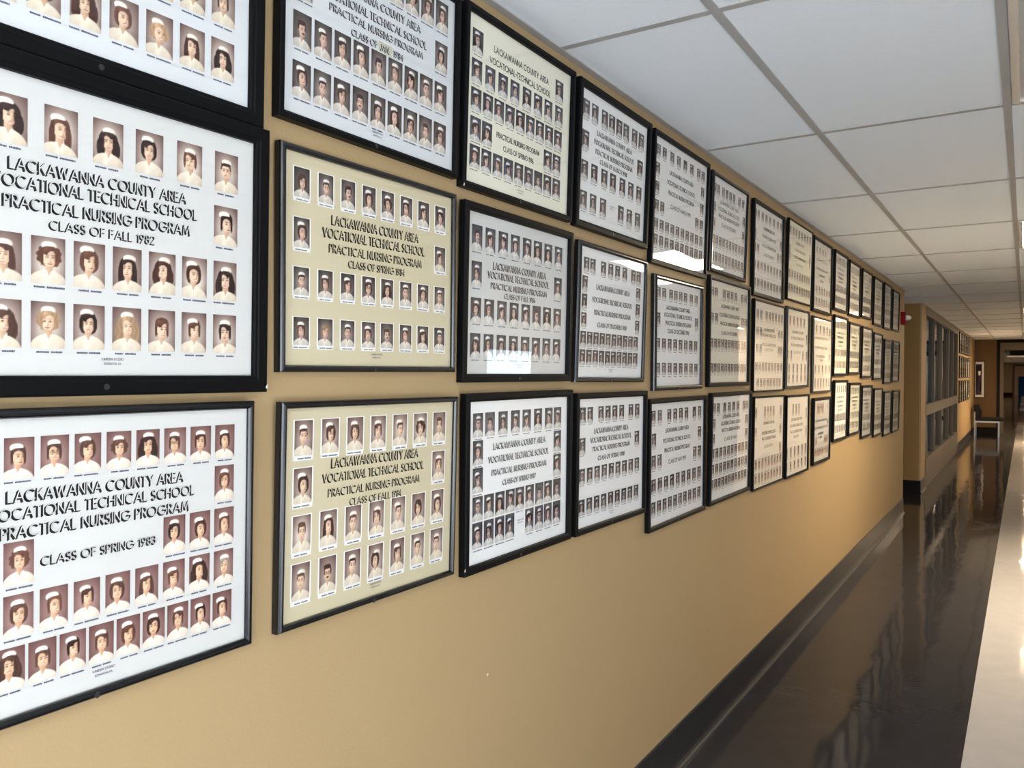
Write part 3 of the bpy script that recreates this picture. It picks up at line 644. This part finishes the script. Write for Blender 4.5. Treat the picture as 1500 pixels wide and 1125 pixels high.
# sight openings fitted to the wall: left end y, bottom z, width, height, forward lean, roll
SIGHT = {
    (0, 1): (0.4220, 1.9719, 0.4950, 0.3850, 0.0222, -0.0010), (0, 2): (0.4279, 1.5189, 0.4950, 0.3944, 0.0195, 0.0002), (0, 3): (0.4126, 1.0725, 0.4950, 0.3917, 0.0203, -0.0001),
    (1, 1): (0.9903, 1.9905, 0.5031, 0.3850, 0.0178, -0.0067), (1, 2): (0.9930, 1.5373, 0.4951, 0.3855, 0.0107, 0.0027), (1, 3): (0.9871, 1.0716, 0.4975, 0.3893, 0.0260, -0.0030),
    (2, 1): (1.5411, 1.9777, 0.5022, 0.3974, 0.0312, -0.0008), (2, 2): (1.5461, 1.5224, 0.4907, 0.3874, 0.0212, 0.0006), (2, 3): (1.5558, 1.0625, 0.4870, 0.3939, 0.0137, 0.0042),
    (3, 1): (2.1065, 1.9794, 0.4850, 0.3883, 0.0370, -0.0032), (3, 2): (2.1047, 1.5143, 0.4742, 0.3881, 0.0290, -0.0073), (3, 3): (2.1097, 1.0612, 0.4822, 0.3875, 0.0109, -0.0020),
    (4, 1): (2.6684, 1.9334, 0.5443, 0.4333, 0.0316, 0.0009), (4, 2): (2.7025, 1.4803, 0.4694, 0.3840, 0.0080, 0.0033), (4, 3): (2.6576, 0.9809, 0.5581, 0.4366, 0.0063, 0.0028),
    (5, 1): (3.2947, 1.9719, 0.4745, 0.3853, 0.0333, -0.0008), (5, 2): (3.2868, 1.4879, 0.5446, 0.4332, 0.0111, 0.0016), (5, 3): (3.3077, 0.9864, 0.5455, 0.4407, 0.0188, 0.0012),
    (6, 1): (3.9273, 1.9262, 0.5365, 0.4303, 0.0123, 0.0013), (6, 2): (3.9387, 1.4436, 0.5670, 0.4401, 0.0123, -0.0004), (6, 3): (3.9435, 0.9606, 0.5629, 0.4456, 0.0103, -0.0053),
    (7, 1): (4.5839, 1.9481, 0.5745, 0.4340, 0.0238, 0.0030), (7, 2): (4.5728, 1.4587, 0.5173, 0.4298, 0.0118, 0.0038), (7, 3): (4.5786, 0.9549, 0.5216, 0.4400, 0.0078, -0.0028),
    (8, 1): (5.2302, 1.9372, 0.5218, 0.4304, 0.0133, 0.0013), (8, 2): (5.2315, 1.4193, 0.5473, 0.4596, 0.0088, -0.0014), (8, 3): (5.2599, 0.9712, 0.4743, 0.3871, 0.0125, -0.0006),
    (9, 1): (5.8842, 1.9885, 0.4420, 0.3801, 0.0181, 0.0014), (9, 2): (5.8778, 1.5319, 0.4606, 0.3886, 0.0170, 0.0006), (9, 3): (5.8826, 1.0731, 0.4543, 0.3933, 0.0179, -0.0011),
    (10, 1): (6.4291, 1.9849, 0.4299, 0.3777, 0.0177, 0.0020), (10, 2): (6.4350, 1.5422, 0.4404, 0.3590, 0.0178, 0.0023), (10, 3): (6.4537, 1.0788, 0.4427, 0.3653, 0.0181, -0.0035),
    (11, 1): (6.9917, 2.0044, 0.4498, 0.3565, 0.0191, 0.0012), (11, 2): (7.0030, 1.5130, 0.4625, 0.3862, 0.0184, 0.0002), (11, 3): (7.0069, 1.0234, 0.4629, 0.3947, 0.0180, -0.0020),
    (12, 1): (7.5824, 1.9751, 0.4583, 0.3835, 0.0195, 0.0023), (12, 2): (7.5889, 1.4939, 0.4574, 0.3812, 0.0187, 0.0013), (12, 3): (7.6204, 0.9946, 0.4475, 0.3927, 0.0182, -0.0019),
    (13, 1): (8.1834, 1.9708, 0.4396, 0.3939, 0.0184, 0.0036), (13, 2): (8.2091, 1.4540, 0.4566, 0.3866, 0.0187, 0.0018), (13, 3): (8.2084, 0.9634, 0.4456, 0.3854, 0.0182, -0.0022),
    (14, 1): (8.7617, 1.9822, 0.4440, 0.3692, 0.0192, 0.0038), (14, 2): (8.7720, 1.4659, 0.4562, 0.3845, 0.0189, 0.0001), (14, 3): (8.7905, 0.9599, 0.4607, 0.3913, 0.0187, -0.0002)}
MOULD = {}
for c in range(15):
    for r in (1, 2, 3): MOULD[c, r] = (.018, .010, False)
MOULD.update({(0, 1): (.028, .011, False), (0, 2): (.028, .011, False), (0, 3): (.0125, .010, True), (1, 1): (.0135, .012, False), (1, 2): (.012, .011, True), (1, 3): (.012, .011, True),
              (2, 1): (.016, .012, False), (2, 2): (.020, .011, False), (2, 3): (.020, .011, False), (3, 1): (.021, .012, False), (3, 2): (.015, .011, True), (3, 3): (.018, .011, False),
              (4, 2): (.017, .011, True), (5, 1): (.017, .011, True), (6, 2): (.009, .007, False), (6, 3): (.009, .007, False), (7, 1): (.008, .007, False), (7, 2): (.014, .010, True), (8, 2): (.012, .009, True), (7, 3): (.012, .009, False)})
YEAR = {(0, 2): 'Fall 1982', (0, 3): 'Spring 1983', (1, 1): 'January 1984', (1, 2): 'Spring 1984', (1, 3): 'Fall 1984', (2, 1): 'Spring 1986', (2, 2): 'Fall 1986', (2, 3): 'Spring 1987',
        (3, 1): 'March 1988', (3, 2): 'December 1988', (3, 3): 'Spring 1988'}
ORD = 'first second third fourth fifth sixth seventh eighth ninth tenth eleventh twelfth thirteenth fourteenth fifteenth'.split()
ROWN = {1: 'top', 2: 'middle', 3: 'bottom'}
PAPER = {'white': 'white', 'cool': 'cool white', 'cream': 'cream', 'ivory': 'ivory', 'grey': 'pale grey', 'buff': 'buff'}


def moulding(w, h, mw, front, rounded, m, parent, back=-.0085):
    if rounded: prof = [(-.0005, .0015), (-.0005, front * .55), (mw * .10, front * .86), (mw * .28, front), (mw * .5, front * .98), (mw * .75, front * .86), (mw * .93, front * .6), (mw, front * .3), (mw, back)]
    else: prof = [(-.0005, .0015), (0, front * .72), (mw * .08, front * .82), (mw * .22, front * .86), (mw * .30, front), (mw * .90, front), (mw * .97, front * .9), (mw, front * .7), (mw, back)]
    v, f = [], []
    for o, z in prof: v += [(-w / 2 - o, -o, z), (w / 2 + o, -o, z), (w / 2 + o, h + o, z), (-w / 2 - o, h + o, z)]
    for i in range(len(prof) - 1):
        for j in range(4): f.append((i * 4 + j, i * 4 + (j + 1) % 4, i * 4 + 4 + (j + 1) % 4, i * 4 + 4 + j))
    f = [t[::-1] for t in f]
    n = len(prof) - 1
    f.append(tuple(n * 4 + j for j in (3, 2, 1, 0)))
    return mesh_obj('moulding', v, f, m, parent)


BOW = {(3, 1): -.0035, (4, 1): -.0035, (5, 1): -.0035, (3, 2): .0045, (4, 2): .0045, (8, 2): .003, (9, 2): .003}


def pane(w, h, bow, m, parent):
    """A thin glazing sheet; some of the old sheets are slightly bowed."""
    n = 14 if bow else 1
    z0 = .0052 if bow < 0 else .0024
    v, f = [], []
    for back in (1, 0):
        for i in range(n + 1):
            u = i / n; z = z0 + bow * (1 - (2 * u - 1) ** 2) - (.0008 if back else 0)
            v += [(-w / 2 - .001, -.001 + u * (h + .002), z), (w / 2 + .001, -.001 + u * (h + .002), z)]
    k = 2 * (n + 1)
    for i in range(n):
        f.append((2 * i, 2 * i + 2, 2 * i + 3, 2 * i + 1)); f.append((k + 2 * i, k + 2 * i + 1, k + 2 * i + 3, k + 2 * i + 2))
        f += [(2 * i, k + 2 * i, k + 2 * i + 2, 2 * i + 2), (2 * i + 1, 2 * i + 3, k + 2 * i + 3, k + 2 * i + 1)]
    o = mesh_obj('glass_pane', v, f, m, parent)
    if bow:
        fl = [abs(p.normal.z) > .9 for p in o.data.polygons]; o.data.polygons.foreach_set('use_smooth', fl)
        o.data.set_sharp_from_angle(angle=.5)
    return o


def make_frame(c, r):
    y, z, w, h, lean, rl = SIGHT[c, r]; mw, front, rounded = MOULD[c, r]
    base = Vector((.010, y, z))
    ex = Vector((0, math.cos(rl), math.sin(rl)))
    ez = (Vector((math.sin(lean), -math.sin(rl), math.cos(rl) * math.cos(lean)))).normalized(); n = ex.cross(ez).normalized()
    ez = n.cross(ex)
    if (c, r) == (0, 1): lab = 'wide black frame cut by the top left corner of the photo, sepia portraits on white'
    elif (c, r) in YEAR: lab = '%sblack framed class composite titled %s on %s board' % ('wide ' if mw > .025 else 'thin ' if mw < .014 else '', YEAR[c, r], PAPER[LAY[c, r][2]])
    else: lab = 'black framed class composite, %s from the left in the %s row of the picture wall' % (ORD[c], ROWN[r])
    t = thing('framed_class_composite', lab, 'framed picture', group='framed class composites on the left wall')
    Mx = Matrix((ex, ez, n)).transposed().to_4x4(); Mx.translation = base + ex * w / 2
    t.matrix_world = Mx
    moulding(w, h, mw, front, rounded, FRAME_G if rounded else FRAME, t)
    if (c, r) in LAY: ports, titles, paper, tone = LAY[c, r]
    else: ports, titles, paper, tone = None, None, R.choice(['grey', 'buff', 'white', 'ivory']), 'grey'
    e = .004; ox = -w / 2
    MB().box(-w / 2 - e, -e, -.006, w / 2 + e, h + e, 0).build('mount_board', BOARD[paper], t)
    gm = GLASS if c < 3 else GLASS_W
    pane(w, h, BOW.get((c, r), 0), gm, t)
    if c <= 5:
        sx = ox + w * .47
        s = MB().disc(sx, -mw * .55, .0042, front * .9, front + .0010).disc(sx, -mw * .55, .0022, front, front + .0016, 10); s.build('screw', SCREW, t)
    if ports:
        res = 50 if c == 0 else 34 if c <= 2 else 24 if c <= 3 else 16 if c <= 5 else 9
        if c == 1: res = 50
        sp = SP.get((c, r))
        cap = MB()
        for i, (a, b, pw, ph) in enumerate(ports):
            me = portrait_mesh(sp[i] if sp and i < len(sp) else None, tone, res)
            zz = .0005
            p = copy_part('portrait', me, t, (ox + a, b - ph, zz), (pw, ph, 1))
            if c <= 3:
                if paper == 'cream': copy_part('photo_border', BORDM, p, (0, 0, -.0001), (1, 1, 1))
                copy_part('name_caption', R.choice(CAPM), p, (R.uniform(-.06, .06), -.105 if c else -.10, .00005), (1, .045, 1))
            else:
                cap.rect(ox + a + pw * .1, b - ph - .006, ox + a + pw * .9, b - ph - .0042, .0004)
        if cap.v and c < 7: cap.build('caption_lines', INKB, t)
    else:  # far frames: too small for single prints
        mb = MB()
        for b, n_, in ((h * .95, R.randint(6, 8)), (h * .44, R.randint(7, 9)), (h * .23, R.randint(7, 10))):
            for a, b2, pw, ph in rows(b, .05, n_, .02, w - .058, .036): mb.rect(ox + a, b2 - ph, ox + a + pw, b2, .0005, 0)
        for k, y_ in enumerate((.72, .64, .56, .49)):
            for p, q in text_segments((S3 + ['CLASS OF MAY'])[k], ox + w * (.22 + .04 * k), ox + w * (.78 - .04 * k), h * y_, .0135): mb.poly([(a, b, .0006) for a, b in quad(p, q, .0022)], 1)
        mb.build('printed_rows', [mat_dim, INK], t)
    if titles:
        mb = MB()
        for tx, a, b, y_, cp in titles:
            if tx == 'JAN.':
                s = MB().rect(ox + a - .006, y_ - .0045, ox + b + .008, y_ + .0165, .0003)
                s.build('date_sticker', STICK, t)['label'] = 'yellowed sticker reading JAN.'
            add_text(mb, tx, ox + a, ox + b, y_, cp, relief=c <= 3 and (c, r) != (2, 1), bold=1.0 if c <= 3 and (c, r) != (2, 1) else 1.35)
        mb.build('title_lettering', [INK, BOARD[paper]], t)
        if c <= 3:
            mb = MB(); cx = {(2, 3): .24, (3, 1): .235}.get((c, r), w * .5); yb = {(2, 3): .075, (3, 1): .075}.get((c, r), .0225)
            add_text(mb, 'VARDEN STUDIO', ox + cx - .017, ox + cx + .017, yb, .0032, False, 1.3)
            add_text(mb, 'SCRANTON, PA', ox + cx - .013, ox + cx + .013, yb - .0065, .0028, False, 1.3)
            mb.build('studio_imprint', INKB, t)
    chips = {(0, 2): [(w / 2 + mw - .001, -mw + .010, .004)], (2, 1): [(-w / 2 - mw + .004, -mw + .004, .004)], (2, 3): [(-w / 2 - mw, -mw + .018, .004)], (8, 1): [(w / 2 + mw - .004, -mw + .004, .004)]}.get((c, r), [])
    for k, (a, b, s_) in enumerate(chips):
        MB().poly([(a - s_, b - s_ * .8, front + .0004), (a, b - s_, front + .0004), (a + s_ * .2, b + s_, front + .0004), (a - s_ * .7, b + s_ * .2, front + .0004)]).build('paint_chip', CHIP, t)['label'] = 'pale chip in the black paint'
    return t


mat_dim = mat('small_grey_prints', (.16, .145, .13), .6)
for k in sorted(SIGHT): make_frame(*k)

# fifteen small frames on the wall past the storefront
for r in (1, 2, 3):
    for i in range(5):
        ya, yb = 18.42 + i * .70, 18.42 + i * .70 + .60
        z0, z1 = {1: (1.98, 2.37), 2: (1.48, 1.89), 3: (.98, 1.39)}[r]
        t = thing('framed_class_composite', 'small dark framed composite on the far wall past the storefront, %s row, %s along' % (ROWN[r], ORD[i]), 'framed picture', (.010, (ya + yb) / 2, z0), 'framed composites on the far left wall')
        t.matrix_world = Matrix(((0, 0, 1, .010), (1, 0, 0, (ya + yb) / 2), (0, 1, 0, z0), (0, 0, 0, 1)))
        w, h = yb - ya - .04, z1 - z0
        moulding(w, h, .02, .012, False, FRAME, t)
        MB().box(-w / 2 - .004, -.004, -.006, w / 2 + .004, h + .004, 0).build('mount_board', BOARD['grey'], t)
        MB().box(-w / 2, 0, .0022, w / 2, h, .004).build('glass_pane', GLASS_W, t)
        mb = MB()
        for b in (h * .95, h * .45, h * .25):
            for a, b2, pw, ph in rows(b, .055, 8, .02, w - .06, .04): mb.rect(-w / 2 + a, b2 - ph, -w / 2 + a + pw, b2, .0005)
        mb.build('printed_rows', mat_dim, t)

# ------------------------------------------------------------------ fire alarm strobe, art print, lounge chair
REDP = mat('alarm_red', (.20, .004, .012), .7, spec=.15)
CLEAR = mat('strobe_lens', (.75, .75, .72), .15, spec=.8)
t = thing('fire_alarm_strobe', 'red fire alarm with a clear strobe lens beside the last top-row frame', 'fire alarm', (0, 9.54, 2.06))
bevel(box_obj('alarm_body', 0, -.055, 0, .045, .055, .135, REDP, t), .006)
bm = bmesh.new(); bmesh.ops.create_uvsphere(bm, u_segments=16, v_segments=10, radius=1)
for v in bm.verts: v.co = Vector((.045 + max(0, v.co.x) * .055, v.co.y * .032, .072 + v.co.z * .03))
me = bpy.data.meshes.new('strobe_lens'); bm.to_mesh(me); bm.free(); me.materials.append(CLEAR); me.polygons.foreach_set('use_smooth', [True] * len(me.polygons))
o = bpy.data.objects.new('strobe_lens', me); COL.objects.link(o); o.parent = t

t = thing('framed_print', 'tall framed print with a pale figure on a dark ground, on the brown end wall', 'framed picture', (.12, YW, .92))
MB().box(-.115, -.03, 0, .115, -.001, .02).box(-.115, -.03, .95, .115, -.001, .97).box(.10, -.03, .02, .115, -.001, .95).box(-.115, -.03, .02, -.10, -.001, .95).build('moulding', FRAME, t)
box_obj('mat_board', -.10, -.020, .02, .10, -.004, .95, mat('print_mat', (.78, .74, .70), .8), t)
nx, ny = 26, 90
U, V = np.meshgrid(np.linspace(0, 1, nx), np.linspace(0, 1, ny))
img = np.zeros((ny, nx, 3)); img[:] = (.10, .03, .03)
g = np.exp(-((U - .55 - .15 * np.sin(V * 5)) / .22) ** 2) * (V > .35)
img = img * (1 - .6 * g[..., None]) + np.array((.30, .32, .48)) * .6 * g[..., None]
img += np.exp(-((U - .8) / .12) ** 2 - ((V - .93) / .05) ** 2)[..., None] * .35
for cy_, ry_, rx_ in ((.26, .045, .26), (.32, .055, .2)):
    a = np.clip((1 - np.hypot((U - .62) / rx_, (V - cy_) / ry_)) * 4, 0, 1)[..., None]; img = img * (1 - a) + np.array((1., 1., .96)) * a
me = grid_mesh('picture_print', np.clip(img, 0, 1)); o = bpy.data.objects.new('picture_print', me); COL.objects.link(o); o.parent = t
o.matrix_local = Matrix(((.135, 0, 0, -.09), (0, 0, -1, -.0215), (0, .80, 0, .085), (0, 0, 0, 1)))

LEATHER = mat('black_vinyl', (.008, .0075, .0075), .6, spec=.15)
SILVER = mat('silver_metal', (.34, .335, .33), .35, metal=.6)
t = thing('lounge_chair', 'black lounge chair with silver metal legs against the far wall below the framed print', 'chair', (.06, 22.75, 0))
for y in (0, .62):
    for x in (.03, .53): box_obj('leg', x - .011, y - .011, 0, x + .011, y + .011, .36 if x > .3 else .62, SILVER, t)
f = MB()
for y in (0, .62): f.box(.03, y - .013, .36, .55, y + .013, .40)
f.box(.02, 0, .362, .048, .62, .398).box(.53, 0, .362, .556, .62, .398).build('seat_rail', SILVER, t)
bevel(box_obj('seat', .04, -.02, .40, .63, .64, .475, LEATHER, t), .02, 3)
v = []
for y in (-.01, .63): v += [(.03, y, .46), (.13, y, .46), (.17, y, .60), (.09, y, .80), (.0, y, .80), (.0, y, .62)]
fs = [(0, 1, 7, 6), (1, 2, 8, 7), (2, 3, 9, 8), (3, 4, 10, 9), (4, 5, 11, 10), (5, 0, 6, 11), (5, 4, 3, 2, 1, 0), (6, 7, 8, 9, 10, 11)]
bevel(mesh_obj('backrest', v, fs, LEATHER, t), .012, 2)
